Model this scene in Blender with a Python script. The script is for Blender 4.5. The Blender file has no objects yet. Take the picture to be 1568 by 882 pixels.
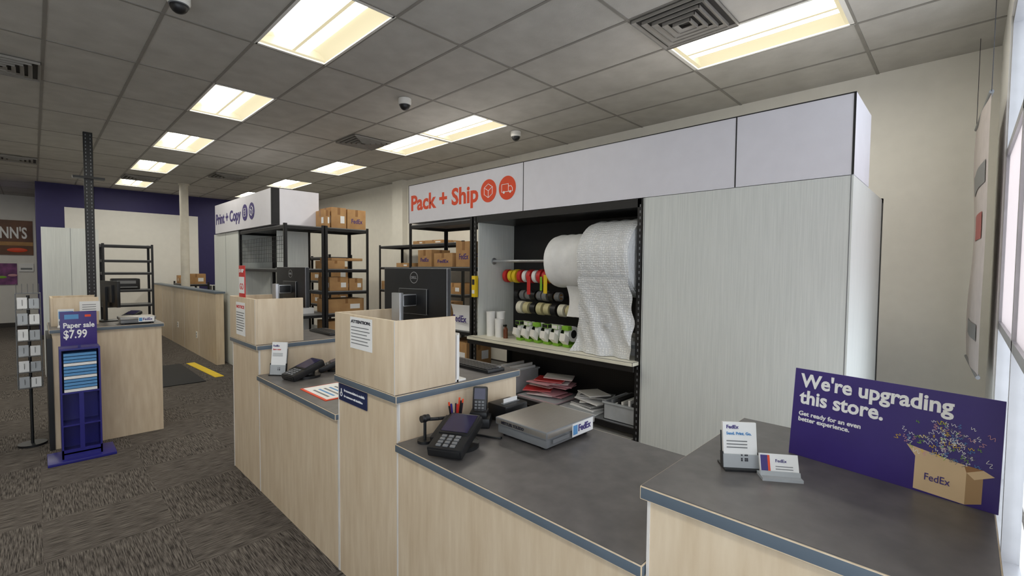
import bpy, bmesh, math, random
from mathutils import Matrix, Vector
random.seed(7)
S=bpy.context.scene
R=math.radians
# ------------------------------------------------------------ materials
def lin(c):
    o=[]
    for v in c:
        v=v/255.0
        o.append(v/12.92 if v<=0.04045 else ((v+0.055)/1.055)**2.4)
    return (o[0],o[1],o[2],1)
MATS={}
def newmat(name):
    m=bpy.data.materials.new(name); m.use_nodes=True
    nt=m.node_tree; b=nt.nodes['Principled BSDF']
    return m,nt,b
def mat(name,c,rough=.5,metal=0,var=.06,scale=8,stretch=(1,1,1),emit=0,bump=0,bscale=60,spec=.5,c2=None,detail=4,alpha=1,ecol=None,trans=0):
    if name in MATS: return MATS[name]
    m,nt,b=newmat(name); N=nt.nodes; L=nt.links
    tc=N.new('ShaderNodeTexCoord'); mp=N.new('ShaderNodeMapping'); mp.inputs['Scale'].default_value=stretch
    L.new(tc.outputs['Object'],mp.inputs['Vector'])
    no=N.new('ShaderNodeTexNoise'); no.inputs['Scale'].default_value=scale; no.inputs['Detail'].default_value=detail
    L.new(mp.outputs['Vector'],no.inputs['Vector'])
    rp=N.new('ShaderNodeValToRGB'); rp.color_ramp.elements[0].position=.3; rp.color_ramp.elements[1].position=.7
    a=lin(c)
    if c2: b2=lin(c2)
    else:
        b2=tuple(min(1,v*(1+var)) for v in a[:3])+(1,); a=tuple(v*(1-var) for v in a[:3])+(1,)
    rp.color_ramp.elements[0].color=a; rp.color_ramp.elements[1].color=b2
    L.new(no.outputs['Fac'],rp.inputs['Fac']); L.new(rp.outputs['Color'],b.inputs['Base Color'])
    b.inputs['Roughness'].default_value=rough; b.inputs['Metallic'].default_value=metal
    b.inputs['Specular IOR Level'].default_value=spec
    if alpha<1: b.inputs['Alpha'].default_value=alpha
    if emit:
        if ecol: b.inputs['Emission Color'].default_value=lin(ecol)
        else: L.new(rp.outputs['Color'],b.inputs['Emission Color'])
        b.inputs['Emission Strength'].default_value=emit
    if bump:
        n2=N.new('ShaderNodeTexNoise'); n2.inputs['Scale'].default_value=bscale; L.new(mp.outputs['Vector'],n2.inputs['Vector'])
        bp=N.new('ShaderNodeBump'); bp.inputs['Strength'].default_value=bump; bp.inputs['Distance'].default_value=.01
        L.new(n2.outputs['Fac'],bp.inputs['Height']); L.new(bp.outputs['Normal'],b.inputs['Normal'])
    if trans:
        t=N.new('ShaderNodeBsdfTranslucent'); t.inputs['Color'].default_value=lin(c); mx=N.new('ShaderNodeMixShader'); mx.inputs[0].default_value=trans
        L.new(b.outputs[0],mx.inputs[1]); L.new(t.outputs[0],mx.inputs[2]); L.new(mx.outputs[0],N['Material Output'].inputs['Surface'])
    MATS[name]=m; return m
wood=mat('maple_laminate',(208,187,158),.42,c2=(224,206,180),scale=3,stretch=(9,9,1.2),detail=8)
lam=mat('dark_laminate',(86,83,82),.36,c2=(105,101,100),scale=14,detail=8)
band=mat('edge_band',(94,106,118),.4)
seam=mat('trim_light',(222,218,214),.4)
whitelam=mat('pale_striated_laminate',(213,217,214),.45,c2=(226,229,226),scale=10,stretch=(14,14,.35),detail=8)
signw=mat('sign_white',(231,230,239),.4,var=.02)
paper=mat('paper_white',(240,240,240),.6,var=.02)
orange=mat('orange_red',(234,78,38),.5)
purple=mat('deep_purple',(60,44,122),.4)
purpwall=mat('purple_paint',(42,36,90),.6)
ltext=mat('white_print',(250,250,250),.5,var=.0)
dtext=mat('dark_print',(40,40,50),.5)
black=mat('black_metal',(26,26,28),.4,var=.15)
bplast=mat('black_plastic',(24,25,28),.4,var=.15)
gplast=mat('grey_plastic',(120,122,125),.4)
silver=mat('silver_metal',(190,192,195),.3,.7)
steel=mat('brushed_steel',(150,145,138),.35,.5,scale=20,stretch=(1,12,1))
card=mat('cardboard',(172,130,86),.8,c2=(188,148,100))
tapeb=mat('carton_tape',(150,108,66),.35)
wallm=mat('cream_paint',(241,237,227),.75,var=.02,bump=.05)
wallw=mat('white_paint',(232,230,225),.75,var=.02)
tilem=mat('ceiling_tile',(182,179,173),.9,c2=(196,193,187),scale=5,bump=.25,bscale=160)
gridm=mat('grid_bar',(140,136,130),.6)  # dirty bar grey, darkened to include the tile-edge shadow
lensm=mat('lamp_lens',(255,251,238),.4,emit=12,var=0)
wingm=mat('reflector_painted_glow',(90,86,74),.5,emit=.45,var=0,ecol=(255,241,198))  # bounced lens light put in as warm emission over a darkened base
frm=mat('white_enamel',(235,233,228),.4,var=.02)
ventd=mat('vent_dark',(52,50,48),.7)
ventm=mat('vent_metal',(150,146,140),.5)
yellow=mat('safety_yellow',(240,205,40),.5)
matm=mat('rubber_mat',(40,40,42),.8,bump=.3,bscale=200)
blue=mat('royal_blue',(42,40,128),.35)
ltblue=mat('sky_blue_print',(90,150,205),.5)
screen=mat('dark_screen',(38,34,70),.12,var=.2)
green=mat('lime_green',(130,185,50),.5)
red=mat('signal_red',(205,45,45),.45)
cream=mat('cream_laminate',(236,232,214),.4)
foam=mat('foam_white',(238,238,238),.8,bump=.2,bscale=40)
bin_=mat('frosted_bin',(176,180,184),.3,var=.1)
pink=mat('pink_folder',(214,160,168),.5)
brownp=mat('poster_brown',(84,50,34),.5,c2=(120,76,48),scale=3)
magp=mat('poster_purple',(70,30,80),.5,c2=(150,80,140),scale=6)
tan=mat('tan_plastic',(205,196,150),.4)
basem=mat('baseboard_dark',(60,56,54),.6)
alum=mat('window_aluminium',(190,190,194),.35,.6)
pipe=mat('painted_post',(214,208,196),.6)
backpanel=mat('added_backlit_panel',(245,238,238),.5,trans=.6,var=.01)  # translucent panel added in place of solid wall so daylight brightens the band

def carpet():
    m,nt,b=newmat('carpet_tiles'); N=nt.nodes; L=nt.links
    tc=N.new('ShaderNodeTexCoord')
    ch=N.new('ShaderNodeTexChecker'); ch.inputs['Scale'].default_value=1/.61
    ch.inputs['Color1'].default_value=(0,0,0,1); ch.inputs['Color2'].default_value=(1,1,1,1)
    L.new(tc.outputs['Object'],ch.inputs['Vector'])
    outs=[]
    for st in ((7,120,1),(120,7,1)):
        mp=N.new('ShaderNodeMapping'); mp.inputs['Scale'].default_value=st
        L.new(tc.outputs['Object'],mp.inputs['Vector'])
        no=N.new('ShaderNodeTexNoise'); no.inputs['Scale'].default_value=1.3; no.inputs['Detail'].default_value=6; no.inputs['Roughness'].default_value=.6
        L.new(mp.outputs['Vector'],no.inputs['Vector']); outs.append(no.outputs['Fac'])
    mx=N.new('ShaderNodeMix'); mx.data_type='FLOAT'
    L.new(ch.outputs['Fac'],mx.inputs[0]); L.new(outs[0],mx.inputs[2]); L.new(outs[1],mx.inputs[3])
    rp=N.new('ShaderNodeValToRGB'); e=rp.color_ramp.elements
    e[0].position=.38; e[0].color=lin((54,50,48)); e[1].position=.72; e[1].color=lin((134,127,121))
    L.new(mx.outputs[0],rp.inputs['Fac']); L.new(rp.outputs['Color'],b.inputs['Base Color'])
    b.inputs['Roughness'].default_value=.95; b.inputs['Specular IOR Level'].default_value=.1
    bp=N.new('ShaderNodeBump'); bp.inputs['Strength'].default_value=.3; bp.inputs['Distance'].default_value=.003
    L.new(mx.outputs[0],bp.inputs['Height']); L.new(bp.outputs['Normal'],b.inputs['Normal'])
    return m
carpetm=carpet()
def dots(name,c1,c2,scale,thr,rough,bump=0,metal=0):
    m,nt,b=newmat(name); N=nt.nodes; L=nt.links
    tc=N.new('ShaderNodeTexCoord'); v=N.new('ShaderNodeTexVoronoi'); v.inputs['Scale'].default_value=scale; v.inputs['Randomness'].default_value=.0 if not bump else .35
    L.new(tc.outputs['Object'],v.inputs['Vector'])
    rp=N.new('ShaderNodeValToRGB'); e=rp.color_ramp.elements
    e[0].position=thr; e[0].color=lin(c1); e[1].position=thr+.08; e[1].color=lin(c2)
    L.new(v.outputs['Distance'],rp.inputs['Fac']); L.new(rp.outputs['Color'],b.inputs['Base Color'])
    b.inputs['Roughness'].default_value=rough
    if bump:
        bp=N.new('ShaderNodeBump'); bp.invert=True; bp.inputs['Strength'].default_value=bump; bp.inputs['Distance'].default_value=.01
        L.new(v.outputs['Distance'],bp.inputs['Height']); L.new(bp.outputs['Normal'],b.inputs['Normal'])
    return m
peg=dots('black_pegboard',(70,70,74),(22,22,24),42,.18,.5)
bubble=dots('bubble_wrap',(250,250,250),(224,226,228),50,.3,.28,bump=.7)
def glassm():
    m,nt,b=newmat('window_glass'); N=nt.nodes; L=nt.links
    t=N.new('ShaderNodeBsdfTransparent'); g=N.new('ShaderNodeBsdfGlossy'); g.inputs['Roughness'].default_value=.02
    mx=N.new('ShaderNodeMixShader'); mx.inputs[0].default_value=.06
    L.new(t.outputs[0],mx.inputs[1]); L.new(g.outputs[0],mx.inputs[2]); L.new(mx.outputs[0],N['Material Output'].inputs['Surface'])
    return m
glass=glassm()

# ------------------------------------------------------------ builder
class B:
    def __init__(s,name,loc=None,rz=0):
        s.name=name; s.bm=bmesh.new(); s.mats=[]; s.loc=loc; s.rz=rz; s.T=Matrix.Identity(4)
    def mi(s,m):
        if m not in s.mats: s.mats.append(m)
        return s.mats.index(m)
    def add(s,verts,faces,m,smooth=False):
        vs=[s.bm.verts.new(s.T@Vector(v)) for v in verts]; i=s.mi(m); out=[]
        for f in faces:
            try:
                q=s.bm.faces.new([vs[k] for k in f]); q.material_index=i; q.smooth=smooth; out.append(q)
            except ValueError: pass
        return vs,out
    def box(s,x0,x1,y0,y1,z0,z1,m,bv=0):
        v=[(x0,y0,z0),(x1,y0,z0),(x1,y1,z0),(x0,y1,z0),(x0,y0,z1),(x1,y0,z1),(x1,y1,z1),(x0,y1,z1)]
        f=[(3,2,1,0),(4,5,6,7),(0,1,5,4),(1,2,6,5),(2,3,7,6),(3,0,4,7)]
        vs,fs=s.add(v,f,m)
        if bv:
            es=set(e for q in fs for e in q.edges)
            bmesh.ops.bevel(s.bm,geom=list(es),offset=bv,segments=2,affect='EDGES',profile=.6)
    def cyl(s,p0,p1,r,m,seg=20,r2=None,caps=True):
        p0=Vector(p0); p1=Vector(p1); d=(p1-p0).normalized(); r2=r if r2 is None else r2
        u=d.orthogonal().normalized(); w=d.cross(u)
        v=[];
        for p,rr in ((p0,r),(p1,r2)):
            for k in range(seg):
                a=2*math.pi*k/seg; v.append(p+u*math.cos(a)*rr+w*math.sin(a)*rr)
        s.add(v,[(k,(k+1)%seg,seg+(k+1)%seg,seg+k) for k in range(seg)],m,True)
        if caps:
            s.add(v[:seg],[tuple(range(seg))[::-1]],m); s.add(v[seg:],[tuple(range(seg))],m)
    def ring(s,p0,p1,r,ri,m,seg=24):
        p0=Vector(p0); p1=Vector(p1); d=(p1-p0).normalized(); u=d.orthogonal().normalized(); w=d.cross(u); v=[]
        for p,rr in ((p0,r),(p1,r),(p1,ri),(p0,ri)):
            for k in range(seg):
                a=2*math.pi*k/seg; v.append(p+u*math.cos(a)*rr+w*math.sin(a)*rr)
        f=[]
        for j in range(4):
            for k in range(seg):
                f.append((j*seg+k,j*seg+(k+1)%seg,((j+1)%4)*seg+(k+1)%seg,((j+1)%4)*seg+k))
        s.add(v,f,m,True)
    def tube(s,pts,r,m,seg=8):
        for a,b in zip(pts[:-1],pts[1:]): s.cyl(a,b,r,m,seg)
    def sphere(s,c,r,m,sc=(1,1,1),seg=20,rings=12,zmin=-1):
        v=[];f=[]
        for i in range(rings+1):
            a=math.pi*i/rings; z=math.cos(a)
            for k in range(seg):
                b=2*math.pi*k/seg
                v.append((c[0]+r*sc[0]*math.sin(a)*math.cos(b),c[1]+r*sc[1]*math.sin(a)*math.sin(b),c[2]+r*sc[2]*z))
        for i in range(rings):
            for k in range(seg): f.append((i*seg+k,(i+1)*seg+k,(i+1)*seg+(k+1)%seg,i*seg+(k+1)%seg))
        s.add(v,f,m,True)
    def poly(s,pts,m): s.add(pts,[tuple(range(len(pts)))],m)
    def prism(s,pts,vec,m):
        n=len(pts); vec=Vector(vec); v=[Vector(p) for p in pts]+[Vector(p)+vec for p in pts]
        s.add(v,[tuple(range(n))[::-1],tuple(range(n,2*n))]+[(k,(k+1)%n,n+(k+1)%n,n+k) for k in range(n)],m)
    def grid(s,fn,nu,nv,m):
        v=[fn(i/nu,j/nv) for i in range(nu+1) for j in range(nv+1)]
        f=[(i*(nv+1)+j,(i+1)*(nv+1)+j,(i+1)*(nv+1)+j+1,i*(nv+1)+j+1) for i in range(nu) for j in range(nv)]
        s.add(v,f,m,True)
    def text(s,t,size,T,m,ext=.001,bold=0,align='LEFT',width=None):
        cu=bpy.data.curves.new('t','FONT'); cu.body=t; cu.size=size; cu.extrude=ext; cu.offset=bold; cu.align_x=align; cu.resolution_u=3
        cu.space_line=.95
        ob=bpy.data.objects.new('t',cu); S.collection.objects.link(ob)
        bpy.context.view_layer.update()
        me=bpy.data.meshes.new_from_object(ob.evaluated_get(bpy.context.evaluated_depsgraph_get()))
        sx=1
        if width and len(me.vertices):
            xs=[v.co.x for v in me.vertices]; sx=width/(max(xs)-min(xs))
        i=s.mi(m); vs=[s.bm.verts.new(s.T@T@Vector((v.co.x*sx,v.co.y,v.co.z))) for v in me.vertices]
        for p in me.polygons:
            try: q=s.bm.faces.new([vs[k] for k in p.vertices]); q.material_index=i
            except ValueError: pass
        bpy.data.objects.remove(ob); bpy.data.curves.remove(cu); bpy.data.meshes.remove(me)
    def done(s):
        bm=s.bm
        if s.loc is None:
            xs=[v.co for v in bm.verts]
            c=Vector(((min(v.x for v in xs)+max(v.x for v in xs))/2,(min(v.y for v in xs)+max(v.y for v in xs))/2,min(v.z for v in xs)))
            for v in bm.verts: v.co-=c
            s.loc=c
        me=bpy.data.meshes.new(s.name); bm.to_mesh(me); bm.free()
        for m in s.mats: me.materials.append(m)
        try: me.set_sharp_from_angle(angle=R(40))
        except Exception: pass
        ob=bpy.data.objects.new(s.name,me); S.collection.objects.link(ob)
        ob.location=s.loc; ob.rotation_euler=(0,0,s.rz); return ob
def FX(x,y,z): # text facing -X
    return Matrix(((0,0,-1,x),(-1,0,0,y),(0,1,0,z),(0,0,0,1)))
def FY(x,y,z): # text facing -Y
    return Matrix(((1,0,0,x),(0,0,-1,y),(0,1,0,z),(0,0,0,1)))

# ------------------------------------------------------------ room shell
CZ=3.55; XB=5.6; XL=-3.56; YW=-.15; YF=18.4; YP=14.9
o=B('floor',(0,0,0)); o.box(XL-.2,XB+.2,YW-.2,YF+.2,-.1,0,carpetm); o.done()
xg=[1.32+.61*k for k in range(-8,8)]; xg[-1]=XB
yg=[YW]+[.66+1.22*k for k in range(0,15)]+[YF]
lights=[(1.32,3.10+2.44*k) for k in range(6)]+[(3.76,.66),(3.76,4.32),(3.76,5.54),(3.76,7.98),(3.76,10.42),(3.76,12.86)]+[(-1.12,3.10+2.44*k) for k in range(6)]
lights+=[(-1.12,.66)]
def islight(x,y): return any(abs(x-a)<.05 and abs(y-b)<.05 for a,b in lights)
o=B('ceiling',(0,0,0))
for i in range(len(xg)-1):
    for j in range(len(yg)-1):
        if not islight(xg[i],yg[j]):
            o.box(xg[i],xg[i+1],yg[j],yg[j+1],CZ,CZ+.02,tilem)
o.box(XL-.2,XB+.2,YW-.2,YF+.2,CZ+.2,CZ+.25,tilem)
o.done()
o=B('trim_1')
for x in xg[1:-1]: o.box(x-.012,x+.012,YW,YF,CZ-.004,CZ+.0,gridm)
for y in yg[1:-1]: o.box(XL,XB,y-.012,y+.012,CZ-.005,CZ+.0,gridm)
o.done()
o=B('wall_back'); o.box(XB,XB+.15,YW-.2,YF,0,CZ+.2,wallm); o.box(XB-.12,XB,8.6,9.0,0,CZ,wallm); o.done()
o=B('wall_left'); o.box(XL-.15,XL,YW-.2,YF,0,CZ+.2,wallw); o.done()
o=B('wall_far'); o.box(XL,XB,YF,YF+.15,0,CZ+.2,wallw); o.done()
o=B('wall_partition')
o.box(.06,XB,YP,YF,0,CZ,purpwall); o.box(.52,3.12,YP-.012,YP,0.1,3.02,wallw); o.done()
# window wall
o=B('wall_right')
ops=[(-3.2,.95,.35,3.1),(1.9,4.35,.3,3.3)]  # first opening is an added, unseen window that lights the counter fronts
y0,y1=YW-.12,YW
o.box(XL-.15,-3.2,y0,y1,0,CZ+.2,wallw); o.box(-3.2,.95,y0,y1,0,.35,wallw); o.box(-3.2,.95,y0,y1,3.1,CZ+.2,wallw)
o.box(.95,1.9,y0,y1,0,CZ+.2,wallw); o.box(1.9,4.35,y0,y1,0,.3,wallw); o.box(1.9,4.35,y0,y1,3.3,CZ+.2,wallw)
o.box(4.35,XB+.15,y0,y1,0,CZ+.2,wallw); o.done()
for n,(a,b,c,d) in enumerate(ops):
    o=B('window_%d'%(n+1)); ym=YW-.04; k=4 if n==0 else 2
    o.box(a,b,ym-.004,ym+.004,c,d,glass)
    for i in range(k+1):
        x=a+(b-a)*i/k; o.box(max(a,x-.025),min(b,x+.025),ym-.03,ym+.03,c,d,alum)
    o.box(a,b,ym-.03,ym+.03,c,c+.05,alum); o.box(a,b,ym-.03,ym+.03,d-.05,d,alum)
    if n==1:
        o.box(a+.03,b-.03,ym+.012,ym+.016,1.36,2.42,backpanel)
        for z in (1.32,2.42): o.box(a,b,ym-.03,ym+.03,z,z+.05,alum)
    o.done()
o=B('baseboard_back'); o.box(XB-.015,XB,YW,8.6,0,.1,basem); o.done()
o=B('baseboard_far'); o.box(XL,.06,YF-.015,YF,0,.12,basem); o.done()
o=B('baseboard_partition'); o.box(.06,2.1,YP-.027,YP-.012,0,.1,basem); o.done()
# half wall
o=B('wall_half'); HX=2.14; o.box(HX,HX+.12,9.1,YP-.03,0,1.22,wood); o.box(HX-.02,HX+.14,9.08,YP-.03,1.22,1.25,band)
for y in (10.3,11.5,12.7,13.8): o.box(HX-.002,HX,y-.004,y+.004,0,1.22,seam)
for y,z in ((12.1,.43),(10.45,.38)):
    o.box(HX-.01,HX,y-.04,y+.04,z-.06,z+.06,frm); o.box(HX-.012,HX-.01,y-.015,y+.015,z+.012,z+.035,dtext); o.box(HX-.012,HX-.01,y-.015,y+.015,z-.035,z-.012,dtext)
o.done()
o=B('support_column'); o.cyl((2.42,12.8,0),(2.42,12.8,CZ),.085,pipe,24); o.cyl((2.42,12.8,CZ-.03),(2.42,12.8,CZ),.11,pipe,24); o.cyl((2.42,12.8,0),(2.42,12.8,.04),.12,pipe,24); o.done()

# ------------------------------------------------------------ ceiling lamps
for (x,y) in lights:
    o=B('ceiling_light',(x+.305,y+.61,CZ))
    w,l=.292,.597
    for a,b,c,d in ((-w-.01,-w+.012,-l-.01,l+.01),(w-.012,w+.01,-l-.01,l+.01),(-w,w,-l-.01,-l+.02),(-w,w,l-.02,l+.01)): o.box(a,b,c,d,-.006,.015,frm)
    P=[(-w+.012,.004),(-.25,.045),(-.2,.07),(-.15,.082)]
    Q=[(-.15,.082),(-.14,.05),(-.10,.028),(-.05,.02),(-.02,.03),(0,.045),(.02,.03),(.05,.02),(.10,.028),(.14,.05),(.15,.082)]
    P2=[(-a,b) for a,b in P][::-1]
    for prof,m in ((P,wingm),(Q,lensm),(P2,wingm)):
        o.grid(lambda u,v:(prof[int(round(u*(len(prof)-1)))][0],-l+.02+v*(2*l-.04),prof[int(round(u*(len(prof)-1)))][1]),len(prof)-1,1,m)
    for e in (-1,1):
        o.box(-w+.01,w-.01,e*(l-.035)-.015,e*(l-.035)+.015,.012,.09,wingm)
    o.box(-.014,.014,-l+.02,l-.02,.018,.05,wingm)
    o.box(-w,w,-l,l,.1,.115,frm)
    for e in (-1,1): o.box(e*w-.003,e*w+.003,-l,l,0,.11,frm); o.box(-w,w,e*l-.003,e*l+.003,0,.11,frm)
    o.done()
# air vents
for (x,y) in ((3.455,1.575),(3.455,6.465),(-.2,6.465),(-.2,12.0),(2.85,11.0),(1.625,12.6)):
    o=B('air_vent',(x,y,CZ-.005)); 
    o.box(-.29,.29,-.29,.29,-.004,-.001,ventd)
    for i,(r,z) in enumerate(((.29,0),(.235,-.006),(.18,-.010),(.125,-.014),(.07,-.018))):
        t=.03 if i else .02; z1=z-.006; ri=r-t
        o.grid(lambda u,v:[(lambda q,rr,zz:(( -rr,-rr,zz),(rr,-rr,zz),(rr,rr,zz),(-rr,rr,zz))[q%4])(int(round(u*4)),[r,ri][int(round(v))],[z1-.016,z1][int(round(v))])][0],4,1,ventm)
        ri2=r-.004
        for a,b,c,d in ((-r,-ri2,-r,r),(ri2,r,-r,r),(-r,r,-r,-ri2),(-r,r,ri2,r)): o.box(a,b,c,d,z1-.02,z,ventm)
    o.done()
# dome cameras
for (x,y) in ((2.9,4.5),(4.62,4.45),(.74,3.95)):
    o=B('dome_camera',(x,y,CZ-.005)); o.cyl((0,0,-.05),(0,0,0),.07,frm,24); o.cyl((0,0,-.07),(0,0,-.05),.06,frm,24,r2=.07); o.sphere((0,0,-.07),.055,bplast); o.cyl((0,0,-.072),(0,0,-.066),.062,gplast,24); o.done()

# ------------------------------------------------------------ main counter
def top(o,x0,x1,y0,y1,z,t=.038):
    o.box(x0,x1,y0,y1,z-t,z-.002,band,.003); o.box(x0+.004,x1-.004,y0+.004,y1-.004,z-.003,z,lam)
secs=[(-.06,.6,1.10),(.6,1.84,.88),(1.84,2.44,1.10),(2.44,3.73,.88),(3.73,4.38,1.10)]
for (a,b,z) in secs:
    o=B('service_counter')
    o.box(1.15,1.93,a+.001,b-.001,0,z-.038,wood)
    top(o,1.13,1.95,a-.012 if z>1 else a+.002,b+.012 if z>1 else b-.002,z)
    o.box(1.147,1.15,a+.002,a+.010,0,z-.038,seam)
    if z>1: o.box(1.147,1.15,b-.010,b-.002,0,z-.038,seam)
    if z>1 and a>0: o.box(1.15,1.158,a-.001,a+.002,.885,z-.038,seam)
    o.done()
def privacy(x,y0,y1,z,h=.34,d=.35,name='monitor_privacy_box'):
    o=B(name); t=.018
    o.box(x,x+t,y0,y1,z,z+h,wood,.002); o.box(x+t,x+d,y0,y0+t,z,z+h,wood,.002); o.box(x+t,x+d,y1-t,y1,z,z+h,wood,.002)
    o.box(x-.001,x,y0,y0+.006,z,z+h,seam)
    o.done()
privacy(1.132,1.84,2.44,1.10); privacy(1.132,3.75,4.38,1.10)
def monitor(loc,rz,H=.58):
    o=B('computer_monitor',loc,rz)
    o.box(-.11,.11,-.2,.02,0,.012,silver,.004)
    o.box(-.035,.035,-.15,-.12,.01,H-.14,silver,.004)
    o.box(-.035,.035,-.125,-.02,H-.22,H-.15,bplast,.006)
    o.box(-.27,.27,-.012,.02,H-.335,H,bplast,.0015); o.box(-.12,.12,-.024,-.01,H-.27,H-.12,bplast,.002)
    o.box(-.26,.26,.0195,.021,H-.32,H-.01,screen)
    o.text('DELL',.022,FY(0,-.0125,H-.062),silver,align='CENTER')
    o.ring((0,-.0115,H-.055),(0,-.0125,H-.055),.034,.031,silver)
    o.done()
monitor((1.58,2.34,1.10),R(-82)); monitor((1.55,4.16,1.10),R(-86))
def paper_sheet(name,y0,y1,z0,z1,x,lines=6,head=None,hm=dtext,frame=None):
    o=B(name); o.box(x-.002,x,y0,y1,z0,z1,paper)
    w=y1-y0;h=z1-z0
    if head: o.text(head,h*.13,FX(x-.0025,y1-.012,z1-h*.18),hm,bold=.0008,width=w-.024)
    for i in range(lines):
        zz=z1-h*(.3+.62*i/lines); o.box(x-.003,x-.002,y0+.012+random.random()*w*.25,y1-.012,zz-h*.025,zz,gplast)
    o.done()
paper_sheet('notice_paper',2.04,2.26,1.27,1.43,1.131,6,'ATTENTION:')
paper_sheet('notice_paper',3.98,4.2,1.14,1.40,1.131,8,'NOTICE',red)
o=B('accessibility_sign'); o.box(1.143,1.147,2.12,2.42,.965,1.055,mat('navy',(28,40,82),.4))
o.text('Se accommodation is available',.018,FX(1.142,2.36,1.02),ltext,width=.22); o.text('for customers with disabilities',.016,FX(1.142,2.36,.99),ltext,width=.2)
o.ring((1.143,2.392,1.0),(1.1415,2.392,1.0),.013,.009,ltext); o.box(1.1415,1.143,2.388,2.395,1.005,1.03,ltext); o.done()
o=B('price_sign'); 
o.box(1.152,1.158,4.05,4.2,1.42,1.69,red,.002); o.box(1.15,1.152,4.06,4.19,1.47,1.6,paper); o.text('SHIP',.04,FX(1.1495,4.185,1.635),ltext,width=.12); o.text('GO',.07,FX(1.1495,4.17,1.5),red,width=.09)
o.box(1.152,1.158,4.08,4.17,1.38,1.42,red); o.done()

# keyboards
def keyboard(loc,rz):
    o=B('keyboard',loc,rz); o.box(-.21,.21,-.065,.065,0,.018,bplast,.004)
    for i in range(14):
        for j in range(5): o.box(-.2+i*.0286,-.2+i*.0286+.024,-.058+j*.023,-.058+j*.023+.019,.018,.023,gplast if (i+j)%17==0 else bplast)
    o.done()
keyboard((1.80,2.08,1.10),R(-90)); keyboard((1.80,4.05,1.10),R(-90))
o=B('document_holder',(1.51,1.91,1.10)); o.box(-.02,.05,-.06,.06,0,.01,frm); o.box(-.01,.0,-.06,.06,0,.24,paper); o.box(.0,.004,-.062,.062,0,.25,frm); o.done()

# card terminals
def terminal(loc,rz,s=1.0,tilt=18):
    o=B('card_terminal',loc,rz)
    o.T=Matrix.Scale(s,4)
    o.cyl((0,.02,0),(0,.02,.015),.075,bplast,28); o.cyl((0,.03,.01),(0,.04,.055),.03,bplast,16)
    o.T=Matrix.Scale(s,4)@Matrix.Translation((0,0,.055))@Matrix.Rotation(R(tilt),4,'X')
    o.box(-.066,.066,-.12,.1,-.02,.018,bplast,.008); o.box(-.06,.06,-.035,.1,-.005,.024,bplast,.01)
    o.box(-.052,.052,-.025,.088,.0242,.0255,screen)
    for i in range(4):
        for j in range(3): o.box(-.036+j*.027,-.036+j*.027+.018,-.108+i*.018,-.108+i*.018+.011,.018,.022,gplast)
    o.box(-.06,.06,-.125,-.112,-.012,.012,bplast,.003)
    o.box(-.082,-.064,-.06,.09,-.01,.015,bplast,.004)
    o.done()
terminal((1.30,1.60,.88),R(-62),1.2,15); terminal((1.36,3.42,.88),R(-80),1.15); terminal((1.62,3.5,.88),R(-110),1.0)
def handset(loc,rz):
    o=B('barcode_scanner_cradle',loc,rz)
    o.box(-.06,.06,-.05,.06,0,.05,bplast,.01); o.box(-.045,.045,-.04,.05,.045,.08,bplast,.012)
    o.T=Matrix.Translation((0,.01,.055))@Matrix.Rotation(R(-15),4,'X')
    o.box(-.038,.038,-.02,.02,0,.14,bplast,.012); o.box(-.028,.028,-.0215,-.019,.075,.13,screen)
    for i in range(4):
        for j in range(3): o.box(-.024+j*.018,-.024+j*.018+.012,-.023,-.019,.012+i*.015,.021+i*.015,gplast)
    o.done()
handset((1.57,1.755,.88),R(-50)); 
handset((1.70,3.2,.88),R(-60))
o=B('receipt_printer',(1.76,1.74,.88)); o.box(-.085,.085,-.07,.07,0,.09,bplast,.012); o.box(-.06,.06,-.03,-.01,.09,.094,gplast); o.box(-.055,.055,-.072,-.069,.02,.05,gplast); o.box(-.05,.05,-.022,-.018,.09,.115,paper); o.done()
o=B('pen_cup',(1.43,1.77,.88)); o.ring((0,0,0),(0,0,.08),.038,.034,bplast); o.cyl((0,0,0),(0,0,.004),.036,bplast)
for i in range(11):
    a=i*2.4; c=[red,orange,bplast,dtext,blue,orange,bplast][i%7]; dx,dy=.015*math.cos(a),.015*math.sin(a)
    o.cyl((dx,dy,.01),(dx*2.3,dy*2.3,.13+.015*(i%3)),.0045,c,8)
o.done()
o=B('swivel_arm_stand',(1.24,1.76,.88)); o.cyl((0,0,0),(0,0,.012),.035,bplast); o.cyl((0,0,.01),(0,0,.11),.007,bplast,10); o.tube([(0,0,.105),(.06,-.02,.10),(.14,-.02,.09)],.008,bplast); o.cyl((-.02,0,.11),(.02,0,.11),.016,bplast,14); o.sphere((0,0,.11),.018,bplast); o.done()
o=B('cable'); pts=[]
for i in range(25):
    t=i/24; pts.append((1.42+.10*t,1.60+.06*math.sin(t*5),.886))
o.tube(pts,.005,bplast); o.done()

# shipping scale
def scale(loc,s=1,rz=0):
    o=B('shipping_scale',loc,rz); o.T=Matrix.Scale(s,4)
    o.box(-.16,.16,-.14,.14,.012,.05,gplast,.006); o.box(-.168,.168,-.148,.148,.05,.082,steel,.006)
    for a in (-1,1):
        for b in (-1,1): o.cyl((a*.13,b*.11,0),(a*.13,b*.11,.014),.018,bplast,14)
    T=FX(-.1695,.11,.06); o.text('METTLER TOLEDO',.016,T,dtext,bold=.0004)
    o.box(.0,.15,-.1496,-.148,.022,.078,paper); o.text('FedEx',.04,FY(.04,-.1505,.04),purple,bold=.001,width=.09)
    o.box(.005,.035,-.1505,-.1496,.03,.07,ltblue); o.box(-.13,-.02,-.1496,-.148,.03,.045,gplast)
    o.done()
scale((1.72,1.44,.88),1.09)

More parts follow.
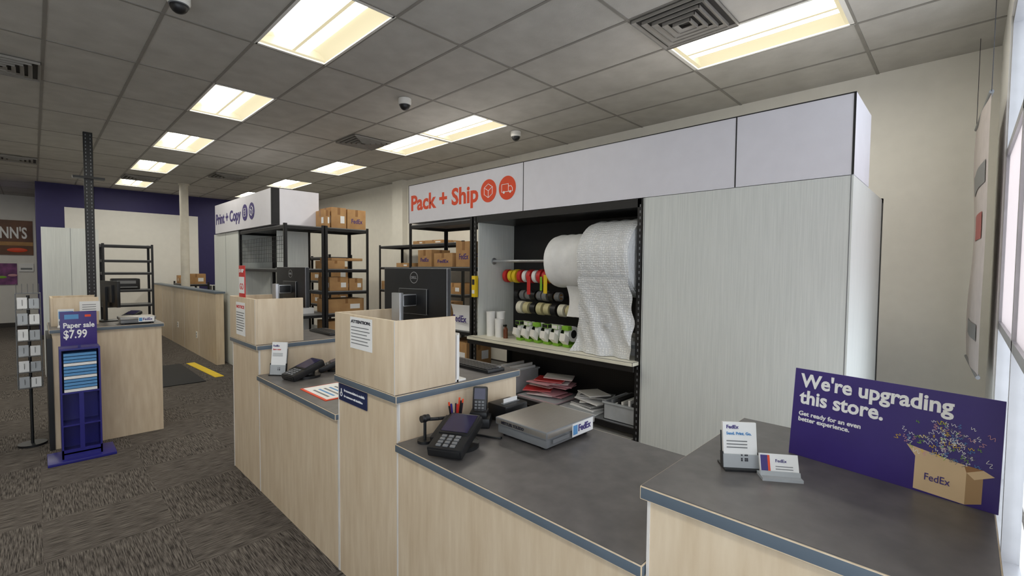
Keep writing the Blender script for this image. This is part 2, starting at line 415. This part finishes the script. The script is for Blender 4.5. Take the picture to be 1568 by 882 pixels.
# orange framed mat on low counter
o=B('counter_placard'); o.box(1.2,1.46,2.72,3.1,.88,.884,orange); o.box(1.215,1.445,2.735,3.085,.884,.886,paper)
for i in range(5): o.box(1.24+i*.035,1.255+i*.035,2.78,3.0,.886,.8865,ltblue if i%2 else gplast)
o.done()
def holder(name,loc,rz,w,h,texts,m2=ltblue,tilt=10):
    o=B(name,loc,rz); o.box(-w/2,w/2,-.02,.05,0,.006,bplast); 
    o.T=Matrix.Translation((0,.0,.004))@Matrix.Rotation(R(-tilt),4,'X')
    o.box(-w/2+.003,w/2-.003,0,.012,.004,h,paper); o.box(-w/2,w/2,-.004,-.002,0,h*.3,bin_); o.box(-w/2,w/2,.012,.016,0,h*.8,bplast); o.box(-w/2-.002,-w/2+.001,-.004,.016,0,h*.35,bplast); o.box(w/2-.001,w/2+.002,-.004,.016,0,h*.35,bplast)
    z=h*.86
    for t,sz,mm in texts:
        o.text(t,sz,FY(-w/2+.012,-.0012,z),mm,bold=.0003); z-=sz*1.25
    for i in range(3): o.box(-w/2+.012,w/2-.03,-.001,0,z-.006-i*.009,z-.003-i*.009,gplast)
    for i in range(5):
        for j in range(5):
            if (i*3+j*5+i*j)%3: o.box(i*.005,i*.005+.004,-.0055,-.004,h*.12+j*.005,h*.12+j*.005+.004,dtext)
    o.done()
holder('brochure_holder',(1.43,.452,1.10),R(-52),.1,.13,[('FedEx',.014,purple),('Send. Print. Go.',.011,ltblue)])
holder('brochure_holder',(1.24,3.62,.88),R(-50),.12,.24,[('FedEx',.02,purple),('Save now',.016,red)],tilt=8)
o=B('business_card_holder',(1.442,.352,1.10),R(-56))
o.box(-.052,.052,-.02,.03,0,.008,bin_); o.T=Matrix.Translation((0,0,.004))@Matrix.Rotation(R(-18),4,'X')
o.box(-.05,.05,0,.01,.002,.062,paper); o.box(-.052,.052,-.003,-.0015,0,.016,bin_); o.box(-.048,-.03,-.001,0,.01,.058,purple); o.box(-.03,-.024,-.001,0,.01,.058,orange)
o.text('FedEx',.012,FY(-.01,-.001,.04),purple)
for i in range(3): o.box(-.01,.035,-.001,0,.014+i*.007,.016+i*.007,gplast)
o.done()

# ---- purple promo sign
p0=Vector((1.676,.388,1.10)); p1=Vector((1.598,-.075,1.10)); W=(p1-p0).length; ang=math.atan2(p1.y-p0.y,p1.x-p0.x)
H=.272
o=B('promotional_sign',tuple(p0),ang)
o.T=Matrix.Rotation(R(-7),4,'X')
o.box(0,W,0,.006,0,H,purple,.001)
k=-.0008
o.text("We're upgrading",.058,FY(.020,k,H-.055),ltext,bold=.0016,width=W*.77)
o.text("this store.",.058,FY(.020,k,H-.107),ltext,bold=.0016,width=W*.46)
o.text("Get ready for an even\nbetter experience.",.0185,FY(.020,k,H-.145),ltext,bold=.0005,width=W*.35)
bx,bz=.31,.006
kraft=mat('kraft_print',(214,186,148),.6); kraftd=mat('kraft_print_dark',(168,136,98),.6)
def flat(pts,m,dy=0): o.poly([(bx+a,-.0008-dy,bz+b) for a,b in pts],m)
flat([(0,0),(.1,-.004),(.1,.075),(0,.085)],kraft); flat([(.1,-.004),(.13,.008),(.13,.09),(.1,.075)],kraftd)
flat([(0,.085),(.1,.075),(.095,.092),(-.02,.112)],kraft,.0004); flat([(.1,.075),(.13,.09),(.15,.08),(.115,.062)],kraft,.0006); flat([(0,.085),(.04,.098),(.13,.09),(.1,.075)],tapeb,.0002)
o.text('FedEx',.026,FY(bx+.02,k-.0006,bz+.03),purple,width=.05)
cols=[ltblue,paper,green,paper,yellow,paper,pink,gplast]
for i in range(120):
    a=min(.14,random.gauss(.055,.035)); b=random.gauss(.14,.028); b=max(.095,min(.185,b)); r=.004+random.random()*.006; th=random.random()*6
    pts=[]
    n=9
    for q in range(n): 
        s_=r*1.8*(q/(n-1)-.5); c_=r*.5*math.sin(q*1.3)
        pts.append((a+s_*math.cos(th)-c_*math.sin(th), b+s_*math.sin(th)+c_*math.cos(th)))
    for (x1,z1),(x2,z2) in zip(pts[:-1],pts[1:]):
        o.cyl((bx+x1,-.0013,bz+z1),(bx+x2,-.0013,bz+z2),.0006,cols[i%8],4,caps=False)
o.T=Matrix.Identity(4)
for x in (.08,W-.08): o.prism([(x,.006,0),(x,.1,0),(x,.03,.18)],(.003,0,0),purple)
o.done()

# ------------------------------------------------------------ overhead sign + cabinet
def joinline(o,x,y,z0,z1): o.box(x-.002,x,y-.004,y+.004,z0,z1,black)
o=B('overhead_sign_pack_and_ship')
o.box(3.5,4.1,.51,5.34,2.275,2.77,signw); 
for y in (3.26,1.20): joinline(o,3.5,y,2.275,2.77)
o.box(3.497,3.5,.51,.522,2.275,2.77,black); o.box(3.497,3.505,.51,5.34,2.766,2.773,black); o.box(3.497,3.505,5.332,5.34,2.275,2.77,black)
o.text('Pack + Ship',.27,FX(3.499,5.29,2.44),orange,bold=.008,width=1.33)
def icon(o,x,y,z,m,kind):
    o.cyl((x,y,z),(x-.003,y,z),.125,m,36)
    def L(a,b,w=.006):
        (y1,z1),(y2,z2)=a,b
        o.cyl((x-.004,y-y1,z+z1),(x-.004,y-y2,z+z2),w,ltext,6)
    if kind==0:
        h=[(0,.075),(.065,.037),(.065,-.037),(0,-.075),(-.065,-.037),(-.065,.037)]
        for i in range(6): L(h[i],h[(i+1)%6],.0035)
        L((0,0),(0,-.075),.0035); L((0,0),(.065,.037),.0035); L((0,0),(-.065,.037),.0035)
    elif kind==1:
        for a,b in (((-.08,.04),(.02,.04)),((.02,.04),(.02,-.04)),((-.08,.04),(-.08,-.04)),((-.08,-.04),(.08,-.04)),((.02,.015),(.06,.015)),((.06,.015),(.08,-.01)),((.08,-.01),(.08,-.04))): L(a,b,.0035)
        for c in (-.045,.05): o.cyl((x-.005,y-c,z-.045),(x-.008,y-c,z-.045),.014,ltext,12)
    else:
        for a,b in (((-.05,.06),(.05,.06)),((.05,.06),(.05,-.06)),((.05,-.06),(-.05,-.06)),((-.05,-.06),(-.05,.06)),((-.03,.02),(.03,.02)),((-.03,-.01),(.03,-.01))): L(a,b,.004)
icon(o,3.499,3.78,2.535,orange,0); icon(o,3.499,3.49,2.535,orange,1)
o.done()
o=B('tall_storage_cabinet')
o.box(3.5,4.83,.52,1.90,0,2.27,whitelam); o.box(3.495,3.50,.51,1.91,.03,2.27,whitelam); o.box(3.5,4.83,.51,.52,0,2.27,whitelam)
for y in (1.9,.522): o.box(3.4935,3.496,y-.002,y+.002,.03,2.27,gplast)
o.box(4.835,4.875,.505,.55,0,2.28,black); o.box(4.835,4.875,1.86,1.9,0,2.28,black); o.box(4.835,4.875,.505,1.9,2.24,2.28,black)
o.done()

# ------------------------------------------------------------ shelving
def post(o,x,y,z0,z1,m=black,w=.04,sx=1,sy=1,slots=True):
    o.box(min(x,x+sx*w),max(x,x+sx*w),min(y,y+sy*.004),max(y,y+sy*.004),z0,z1,m); o.box(min(x,x+sx*.004),max(x,x+sx*.004),min(y,y+sy*w),max(y,y+sy*w),z0,z1,m)
    if slots:
        z=z0+.1
        while z<z1-.05:
            o.box(x+sx*w*.5-.005,x+sx*w*.5+.005,y-.001 if sy>0 else y,y if sy>0 else y+.001,z,z+.022,gplast); 
            o.box(x-.001 if sx>0 else x,x if sx>0 else x+.001,y+sy*w*.5-.005,y+sy*w*.5+.005,z,z+.022,gplast); z+=.05
def shelf(name,x0,x1,y0,y1,levels,top,deck=gplast,slots=True,extra=None):
    o=B(name)
    for x,sx in ((x0,1),(x1,-1)):
        for y,sy in ((y0,1),(y1,-1)): post(o,x,y,0,top,black,.04,sx,sy,slots)
    for z in levels:
        o.box(x0+.005,x1-.005,y0+.005,y1-.005,z-.012,z,deck)
        o.box(x0+.004,x1-.004,y0+.004,y0+.02,z-.05,z-.012,black); o.box(x0+.004,x1-.004,y1-.02,y1-.004,z-.05,z-.012,black)
        o.box(x0+.004,x0+.02,y0+.004,y1-.004,z-.05,z-.012,black); o.box(x1-.02,x1-.004,y0+.004,y1-.004,z-.05,z-.012,black)
    if extra: extra(o)
    return o.done()
def carton(x0,x1,y0,y1,z0,z1,logo=False,name='cardboard_box',label=True):
    o=B(name); z0+=.001; o.box(x0,x1,y0,y1,z0,z1,card,.003)
    xm=(x0+x1)/2; ym=(y0+y1)/2; h=z1-z0
    o.box(x0,x1,ym-.025,ym+.025,z1-.0005,z1+.001,tapeb)
    o.box(x0-.001,x0,ym-.025,ym+.025,z1-h*.35,z1,tapeb); o.box(xm-.02,xm+.02,y0-.001,y0,z1-h*.35,z1,tapeb)
    if logo: 
        o.text('FedEx',h*.32,FY(x0+(x1-x0)*.2,y0-.001,z0+h*.3),purple,bold=.001,width=(x1-x0)*.6)
        o.text('FedEx',h*.32,FX(x0-.001,y1-(y1-y0)*.2,z0+h*.3),purple,bold=.001,width=(y1-y0)*.6)
    elif label: o.box(x0+(x1-x0)*.6,x0+(x1-x0)*.88,y0-.001,y0,z0+h*.25,z0+h*.6,paper); o.box(x0-.001,x0,y0+.03,y0+(y1-y0)*.35,z0+h*.25,z0+h*.6,paper)
    o.done()

# packing station
def ex(o):
    o.box(3.52,4.1,3.955,3.975,.9,2.24,whitelam)
    o.box(4.085,4.1,1.93,3.95,.9,2.24,peg)
    o.box(4.07,4.1,1.93,3.95,.05,.85,peg)
    o.box(3.40,4.09,1.93,4.02,.885,.92,cream,.003)
    o.box(3.41,3.43,1.93,4.02,.84,.885,black)
    o.box(3.5,4.1,1.93,3.99,2.2,2.27,black)
o=B('packing_workstation')
for y,sy in ((1.915,1),(4.03,-1)):
    post(o,3.5,y,0,2.27,black,.05,1,sy); post(o,4.13,y,0,2.27,black,.05,-1,sy)
ex(o)
for z in (.34,.07):
    o.box(3.52,4.07,1.93,4.0,z-.02,z,gplast); o.box(3.505,3.52,1.93,4.0,z-.05,z,black)
o.done()
def roll(name,yc0,yc1,x,z,r,m,core=.05):
    o=B(name); 
    seg=48
    def fn(u,v):
        a=2*math.pi*u; rr=r*(1+.012*math.sin(5*a)+.01*math.sin(9*v*3+a*2)); e=.0
        edge=min(v,1-v); rr*=1-.03*max(0,1-edge/.06)
        return (x+rr*math.cos(a),yc0+(yc1-yc0)*v,z+rr*math.sin(a))
    o.grid(fn,seg,24,m)
    for y in (yc0,yc1):
        for q in range(6):
            ra=r*.97*(1-q/7); rb=r*.97*(1-(q+1)/7)
            o.ring((x,y-.002-.002*(q%2),z),(x,y+.002+.002*(q%2),z),ra,rb,m,40)
    o.ring((x,yc0-.01,z),(x,yc1+.01,z),core,core-.008,card)
    return o
o=roll('bubble_wrap_roll',1.99,2.50,3.73,1.78,.345,bubble)
def sheet(u,v):
    z=1.62-(1.62-.925)*u
    return (3.40+.08*u+.03*math.sin(v*11+u*5)*u+.05*math.sin(u*3.1)+.02*math.sin(v*23+u*13)*u, 1.985+(.5+.12*u)*v+.01*math.sin(u*20), z)
o.grid(sheet,30,24,bubble)
def sheet3(u,v): return (3.5+.14*u+.03*math.sin(v*14+u*3),2.1+.42*v,1.2-.275*u+.02*math.sin(v*9)*(1-u))
o.grid(sheet3,16,20,bubble); o.done()
o=roll('foam_wrap_roll',2.54,2.98,3.76,1.76,.265,foam)
def sheet2(u,v): return (3.64+.05*math.sin(u*3),2.56+.24*v,1.52-.3*u)
o.grid(sheet2,10,6,foam); o.done()
o=B('roll_hanging_rod'); o.cyl((3.75,1.94,1.77),(3.75,3.95,1.77),.016,silver,14); o.cyl((3.75,1.935,1.77),(3.75,1.945,1.77),.04,silver,14); o.cyl((3.75,3.945,1.77),(3.75,3.954,1.77),.04,silver,14); o.done()
def taperow(name,x,z,ys,r,w,cols,ri=.02):
    o=B(name)
    o.cyl((x,ys[0]-.03,z),(x,ys[-1]+w+.03,z),.008,silver,10)
    for i,y in enumerate(ys):
        c=cols[i%len(cols)]; rr=r*(.9+.15*((i*7)%5)/4); o.ring((x,y,z),(x,y+w,z),rr,ri+.012,c); o.ring((x,y+.001,z),(x,y+w-.001,z),ri+.012,ri,card)
    for y in (ys[0]-.03,ys[-1]+w+.03): o.cyl((x,y,z),(4.084,y,z),.006,black,8)
    return o
o=taperow('label_tape_rolls',3.9,1.6,[3.16+.075*i for i in range(10)],.075,.05,[yellow,red,red,paper,red,paper,red,yellow])
o.box(3.82,3.824,3.2,3.25,1.42,1.62,yellow); o.box(3.82,3.824,3.44,3.49,1.40,1.6,red); o.box(3.82,3.824,3.27,3.3,1.45,1.6,green); o.done()
taperow('grey_tape_rolls',3.94,1.385,[3.1+.085*i for i in range(8)],.055,.06,[gplast,bplast,gplast]).done()
taperow('packing_tape_rolls',3.9,1.245,[2.9+.1*i for i in range(8)],.068,.07,[tan,cream,bplast,tan,tan,bplast]).done()
for i in range(6):
    y=2.76+.125*i
    o=B('tape_dispenser',(3.68,y,.921),R(-100+random.uniform(-8,8))); o.T=Matrix.Scale(1.4,4)
    o.box(-.03,.03,-.06,.05,0,.02,green,.004); o.ring((-.022,0,.09),(.022,0,.09),.055,.03,paper); o.cyl((-.02,0,.09),(.02,0,.09),.03,bplast)
    o.box(-.028,-.023,-.05,.06,.01,.12,green); o.prism([(-.025,-.06,.02),(-.025,-.1,.05),(-.025,-.09,.1),(-.025,-.05,.07)],(.05,0,0),frm); o.tube([(0,.05,.1),(0,.1,.07),(0,.12,.02)],.014,bplast,10); o.box(-.03,.03,-.07,-.03,.12,.15,[green,frm,bplast][i%3],.004); o.done()
o=B('paper_cup_stack'); 
for (x,y,h) in ((3.62,3.86,.27),(3.7,3.78,.27),(3.62,3.72,.2)): o.cyl((x,y,.92),(x,y,.92+h),.045,paper,20,r2=.05); o.ring((x,y,.92+h),(x,y,.925+h),.052,.045,paper)
o.done()
o=B('spray_bottle',(3.6,3.6,.92)); o.cyl((0,0,0),(0,0,.1),.025,mat('brown_bottle',(110,60,35),.3),16); o.cyl((0,0,.1),(0,0,.13),.025,MATS['brown_bottle'],16,r2=.01); o.box(-.03,.012,-.01,.01,.13,.15,bplast); o.done()
o=B('paper_pads')
for i in range(5): o.box(3.7-.02*i,3.95-.01*i,2.05,2.3+.02*(i%2),.92+.035*i,.953+.035*i,[paper,frm,bin_][i%3])
o.done()
o=B('box_cutter_dispenser'); o.box(3.45,3.497,3.94,4.0,1.36,1.60,yellow,.004); o.box(3.447,3.45,3.95,3.99,1.5,1.56,dtext); o.box(3.447,3.45,3.95,3.99,1.4,1.44,paper); o.done()
def bin3(name,x0,x1,y0,y1,z0,z1,m,fill):
    o=B(name); t=.006
    o.box(x0,x1,y0,y1,z0,z0+t,m); o.box(x0,x0+t,y0,y1,z0,z1,m); o.box(x1-t,x1,y0,y1,z0,z1,m); o.box(x0,x1,y0,y0+t,z0,z1,m); o.box(x0,x1,y1-t,y1,z0,z1,m)
    for a,b,c,d in ((x0-.012,x0,y0-.012,y1+.012),(x1,x1+.012,y0-.012,y1+.012),(x0,x1,y0-.012,y0),(x0,x1,y1,y1+.012)): o.box(a,b,c,d,z1-.015,z1,m)
    for i in range(7):
        yy=y0+.03+(y1-y0-.08)*i/7; o.box(x0+.02,x1-.02,yy,yy+.02,z0+t,z1+.02+.03*math.sin(i*2.1),fill[i%len(fill)])
    o.done()
bin3('storage_bin',3.56,3.95,3.42,3.8,.341,.58,bin_,[paper,frm])
def heap(name,x0,x1,y0,y1,z0,n,cols,tilt=.25):
    o=B(name)
    for i in range(n):
        cx=random.uniform(x0+.12,x1-.12); cy=random.uniform(y0+.15,y1-.15)
        o.T=Matrix.Translation((cx,cy,z0+.014+.019*i))@Matrix.Rotation(random.uniform(-.6,.6),4,'Z')
        wv=random.uniform(.05,.12)
        o.T=o.T@Matrix.Rotation(random.uniform(-tilt,tilt)*.25,4,'X')
        o.box(-.11,.11,-.15,.15,0,.012,cols[i%len(cols)],.003)
    o.T=Matrix.Identity(4); o.box(x0,x1,y0,y1,z0,z0+.012,bin_,.003); o.done()
heap('envelope_stack',3.55,3.98,2.85,3.36,.342,11,[pink,paper,pink,red,frm,pink])
heap('envelope_stack',3.55,3.98,2.38,2.8,.342,7,[paper,gplast,frm,paper])
bin3('storage_bin',3.56,3.95,1.98,2.3,.341,.5,bin_,[bplast,paper,gplast,frm])
for i,(a,b) in enumerate(((2.0,2.5),(2.55,3.0),(3.1,3.6))):
    o=B('document_tray'); o.box(3.54,3.98,a,b,.071,.09,black)
    for j in range(3): o.box(3.55,3.97,a+.01,b-.01,.09+.05*j,.125+.05*j,[paper,gplast,frm][(i+j)%3]); 
    o.box(3.54,3.545,a,b,.09,.11,bplast); o.done()

shelf('metal_shelving',3.5,4.12,4.05,5.33,[.5,.95,1.70,2.25],2.27,slots=False)
carton(3.53,3.85,4.1,4.38,1.70,2.0,True); carton(3.53,3.8,4.45,4.82,1.70,1.87,True); carton(3.55,3.85,4.9,5.2,1.70,1.92,True)
carton(3.55,3.95,4.2,4.6,.5,.8); 
o=B('mailer_bag'); o.grid(lambda u,v:(3.55+.04*math.sin(v*3.1)-.03*math.sin(u*3.1),4.5-.4*u,.951+.3*v),8,8,paper); o.box(3.6,3.62,4.1,4.5,.951,1.22,paper); o.text('FedEx',.11,FX(3.515,4.42,1.05),purple,bold=.002,width=.25); o.done()
o=B('white_backing_panel'); o.box(4.09,4.1,4.1,4.6,.951,1.64,whitelam); o.done()
carton(3.6,3.95,4.75,5.2,.95,1.25)

# print + copy unit
o=B('overhead_sign_print_and_copy'); o.box(2.30,2.95,6.86,9.72,2.27,2.77,signw)
o.box(2.297,2.40,6.855,6.862,2.27,2.77,black); o.box(2.294,2.30,6.855,6.88,2.27,2.77,black)
o.text('Print + Copy',.25,FX(2.297,9.66,2.43),purple,bold=.006,width=1.42); icon(o,2.298,8.02,2.52,purple,2); icon(o,2.298,7.70,2.52,purple,0); o.done()
o=B('copy_storage_cabinet'); o.box(2.33,3.0,8.48,9.9,0,2.26,whitelam); o.box(2.325,2.33,8.47,9.91,.03,2.26,whitelam); o.box(2.323,2.326,9.18,9.185,.03,2.26,gplast); o.done()
def mesh(o):
    for i in range(26): o.box(2.34,2.344,6.56+i*.0725,6.564+i*.0725,1.75,2.1,black)
    for i in range(7): o.box(2.34,2.344,6.55,8.4,1.75+i*.058,1.754+i*.058,black)
    o.box(2.845,2.85,7.06,8.4,1.67,2.2,peg)
    for z0,z1 in ((1.67,2.2),(1.05,1.6),(.2,1.0)): o.box(2.42,2.86,7.03,7.04,z0,z1,whitelam)
    o.box(2.4,2.8,6.7,6.98,1.02,1.1,paper); o.box(2.4,2.7,6.7,6.95,1.1,1.13,bin_)
shelf('metal_shelving',2.33,2.87,6.5,8.45,[.15,.55,1.02,1.66,2.25],2.27,slots=False,extra=mesh)
shelf('metal_shelving',2.88,3.55,6.5,7.1,[.15,.6,1.02,1.34,1.66,2.25],2.27,slots=False)
for (a,b,z,h) in ((2.93,3.2,1.66,.12),(3.0,3.48,1.78,.04),(2.97,3.25,1.34,.2),(3.27,3.48,1.34,.18),(2.95,3.5,1.02,.2),(2.95,3.45,.6,.3),(2.95,3.4,.15,.32)): carton(a,b,6.56,6.95,z,z+h,label=(h>.15))
carton(3.0,3.22,6.55,6.95,2.25,2.55); carton(3.24,3.53,6.55,6.95,2.25,2.54,True); carton(2.9,2.98,6.56,6.85,2.25,2.5) 
shelf('metal_shelving',4.9,5.45,5.9,8.55,[.3,.8,1.25,1.7,2.12],2.14,slots=False)
for z in (.3,.8,1.25,1.7,2.12):
    y=6.0
    while y<8.2:
        w=.3+random.random()*.2; 
        if random.random()<.6: carton(4.93,5.4,y,y+w,z,z+.08+random.random()*.2 if z<2 else z+.06)
        y+=w+.05
shelf('metal_shelving',4.2,4.7,9.3,11.3,[.3,.9,1.4,1.9],1.95,slots=False)
for z in (.9,1.4): carton(4.25,4.65,9.4,9.8,z,z+.3); carton(4.25,4.65,9.9,10.5,z,z+.22)
for (x,y) in ((2.95,11.2),):
    o=B('photocopier',(x,y,0)); o.box(-.3,.3,-.35,.35,0,.75,frm,.01); o.box(-.3,.3,-.35,.35,.76,1.0,gplast,.01); o.box(-.3,.3,-.3,.3,1.0,1.14,frm,.02); o.box(-.4,-.3,-.1,.1,1.14,1.3,bplast,.01); o.box(.3,.5,-.25,.25,.7,.73,frm); o.box(-.31,-.3,-.3,.3,.2,.22,gplast); o.box(-.31,-.3,-.3,.3,.45,.47,gplast); o.done()
shelf('metal_shelving',2.5,3.0,13.3,14.6,[.3,.9,1.25],1.3,slots=False)
carton(2.55,2.95,13.4,13.7,1.25,1.5); carton(2.55,2.95,13.8,14.2,1.25,1.4); carton(2.55,2.9,14.25,14.5,1.25,1.45)

# ------------------------------------------------------------ left counter
o=B('copy_counter'); o.box(.1,.9,5.89,6.63,0,1.062,wood); o.box(.065,.1,5.875,6.64,0,1.02,black); top(o,.08,.92,5.87,6.65,1.10); o.done()
privacy(.1,6.15,6.6,1.10,.27,.34)
o=B('handout_stand',(.2,6.02,1.10)); o.box(-.06,.06,-.03,.03,0,.01,frm); o.box(-.055,.055,0,.01,0,.17,paper); o.box(-.05,.05,-.001,0,.08,.15,ltblue); o.box(-.05,.05,-.001,0,.02,.06,gplast); o.done()
o=B('notice_card'); o.box(.3,.45,6.146,6.149,1.23,1.33,paper)
for i in range(3): o.box(.32,.42,6.145,6.146,1.25+i*.022,1.256+i*.022,gplast)
o.done()
o=B('computer_monitor',(.55,6.42,1.10),R(-75)); o.box(-.09,.09,-.1,.06,0,.012,bplast,.003); o.box(-.025,.025,-.05,-.03,.01,.36,bplast); o.box(-.2,.2,-.012,.015,.15,.42,bplast,.002); o.box(-.12,.12,-.03,-.01,.2,.38,bplast); o.box(-.19,.19,.015,.016,.16,.41,screen); o.done()
scale((.72,6.05,1.10),.85,R(0)); terminal((.72,6.42,1.10),R(-40),.9)
o=B('paper_display_stand',(.262,5.55,0))
o.box(-.22,.22,-.17,.16,0,.025,blue,.004); 
o.box(-.13,-.118,-.1,.1,.025,.97,blue); o.box(.118,.13,-.1,.1,.025,.97,blue); o.box(-.13,.13,.09,.1,.025,.97,blue)
for z in (.06,.3,.58,.955): o.box(-.118,.118,-.1,.09,z,z+.013,blue)
o.box(-.13,.13,-.1,-.09,.025,.1,blue); o.box(-.015,.015,-.105,-.1,.1,.58,blue)
for i in range(12): 
    z=.62+.028*i; o.box(-.105,.105,-.095+.004*(i%2),.08,z-.025,z-.003,ltblue if i%4 else paper)
o.box(-.118,.118,-.02,-.012,.985,1.28,purple,.002); o.box(-.01,.01,-.01,0,.965,1.1,blue)
o.text('Paper sale',.062,FY(-.1,-.021,1.14),ltext,bold=.0015,width=.2); o.text('$7.99',.1,FY(-.1,-.021,1.05),ltext,bold=.002,width=.15); o.box(-.09,.0,-.0215,-.02,1.215,1.255,ltblue); o.box(.04,.08,-.0215,-.02,1.23,1.25,orange)
o.done()
o=B('wire_card_rack',(-.045,6.2,0))
o.cyl((0,0,0),(0,0,.02),.1,bplast); o.cyl((0,0,.02),(0,0,1.40),.012,bplast,12)
for a in (-.08,.08):
    for b in (-.08,.08): o.cyl((a,b,.55),(a,b,1.42),.003,gplast,8)
for z in [.55+.145*i for i in range(7)]:
    o.tube([(-.08,-.08,z),(.08,-.08,z),(.08,.08,z),(-.08,.08,z),(-.08,-.08,z)],.003,gplast,6)
    for q in range(5): o.cyl((-.072+.036*q,-.08,z),(-.072+.036*q,-.115,z+.09),.002,gplast,6)
    if z<1.4:
        k=int(z*10)%3
        if k!=1: o.box(-.07,-.005,-.095,-.092,z+.01,z+.11,[paper,bin_,bin_][k])
        o.box(.005,.07,-.095,-.092,z+.01,z+.10,[bin_,bin_,paper][k]); o.box(-.07,.07,-.05,.05,z-.003,z,gplast)
o.done()
o=B('slotted_pole'); post(o,.52,8.9,0,CZ,black,.05,1,1,True); post(o,.62,8.9,0,CZ,black,.05,-1,1,True); o.box(.53,.61,8.92,8.93,0,CZ,bplast); o.box(.4,.74,8.86,8.98,CZ-.65,CZ-.62,black); o.done()
o=B('tall_storage_cabinet'); o.box(.09,.72,9.86,10.5,0,2.25,whitelam); o.box(.085,.725,9.85,9.86,.03,2.25,whitelam); o.box(.4,.404,9.848,9.85,.03,2.25,gplast); o.done()
shelf('metal_shelving',.93,1.74,12.1,12.6,[.2,.9,1.2,1.55,1.8,2.1],2.12,deck=gplast,slots=False)
o=B('desktop_printer',(1.3,12.35,1.2)); o.box(-.22,.22,-.2,.2,0,.22,bplast,.02); o.box(-.17,.17,-.24,-.1,.04,.06,gplast); o.box(-.15,.15,-.205,-.2,.12,.18,gplast); o.done()
o=B('floor_mat'); o.box(1.05,1.72,7.9,9.6,0,.012,matm,.004); o.done()
o=B('floor_marking_strip'); o.prism([(1.80,9.6,.0),(1.92,9.6,.0),(2.0,8.1,.0),(1.88,8.1,.0)],(0,0,.006),yellow); o.done()
o=B('wall_poster'); o.box(-1.1,.0,YF-.03,YF,1.95,2.88,brownp); o.box(-1.1,.0,YF-.032,YF-.03,2.2,2.3,card)
o.text("NN'S",.42,FY(-.62,YF-.034,2.4),ltext,bold=.01,width=.5); o.sphere((-.3,YF-.03,2.08),.12,orange,(1.6,.1,.5)); o.done()
o=B('wall_poster'); o.box(-1.0,-.32,YF-.03,YF,1.15,1.72,magp); 
for i in range(3): o.sphere((-.8+.2*i,YF-.03,1.3+.05*i),.07,[yellow,green,pink][i],(1.3,.1,.5))
o.done()
o=B('bulletin_sheet'); o.box(-.28,.0,YF-.03,YF,1.5,1.72,paper); o.box(-.25,-.03,YF-.031,YF-.03,1.55,1.6,gplast); o.done()
# hanging banner
a=Vector((4.26,-.072)); b=Vector((5.32,-.02)); 
o=B('hanging_banner'); 
bw=mat('banner_back',(206,196,192),.6)
def ban(u,v): 
    p=a.lerp(b,u); return (p.x,p.y+.008*math.sin(v*9)*(.3+u)-.006*math.cos(u*7),1.0+1.83*v)
o.grid(ban,14,24,bw)
def patch(u0,u1,v0,v1,m):
    def fn(u,v):
        q=ban(u0+(u1-u0)*u,v0+(v1-v0)*v); return (q[0],q[1]+.004,q[2])
    o.grid(fn,8,8,m)
patch(.2,.7,.5,.6,mat('faded_red',(176,96,92),.6)); patch(.1,.9,.7,.78,gplast); patch(.15,.8,.12,.18,gplast)
pa=ban(0,1); pb=ban(1,1); o.cyl(pa,pb,.012,gplast,10); o.cyl(ban(0,0),ban(1,0),.012,gplast,10)
o.cyl(pa,(pa[0]-.1,pa[1],CZ),.002,dtext,6); o.cyl(pb,(pb[0],pb[1],CZ),.002,dtext,6); o.done()

# ------------------------------------------------------------ world, camera
w=bpy.data.worlds.new('sky'); S.world=w; w.use_nodes=True
bg=w.node_tree.nodes['Background']; bg.inputs['Color'].default_value=(.86,.93,1,1); bg.inputs['Strength'].default_value=1.8
cam=bpy.data.cameras.new('camera'); co=bpy.data.objects.new('camera',cam); S.collection.objects.link(co)
cam.sensor_width=36; cam.sensor_fit='HORIZONTAL'; cam.lens=713/1568*36; cam.clip_start=.02; cam.clip_end=100
yaw=math.atan2(732,713); pitch=math.atan2(29,713); roll_=.0084
Fh=Vector((math.sin(yaw),math.cos(yaw),0)); Rv=Vector((math.cos(yaw),-math.sin(yaw),0)); U=Vector((0,0,1))
F=Fh*math.cos(pitch)-U*math.sin(pitch); Up=Fh*math.sin(pitch)+U*math.cos(pitch)
R2=Rv*math.cos(roll_)+Up*math.sin(roll_); U2=Up*math.cos(roll_)-Rv*math.sin(roll_)
M=Matrix((R2,U2,-F)).transposed().to_4x4(); M.translation=Vector((0,0,1.68)); co.matrix_world=M
S.camera=co
S.view_settings.view_transform='Standard'
S.view_settings.exposure=.6
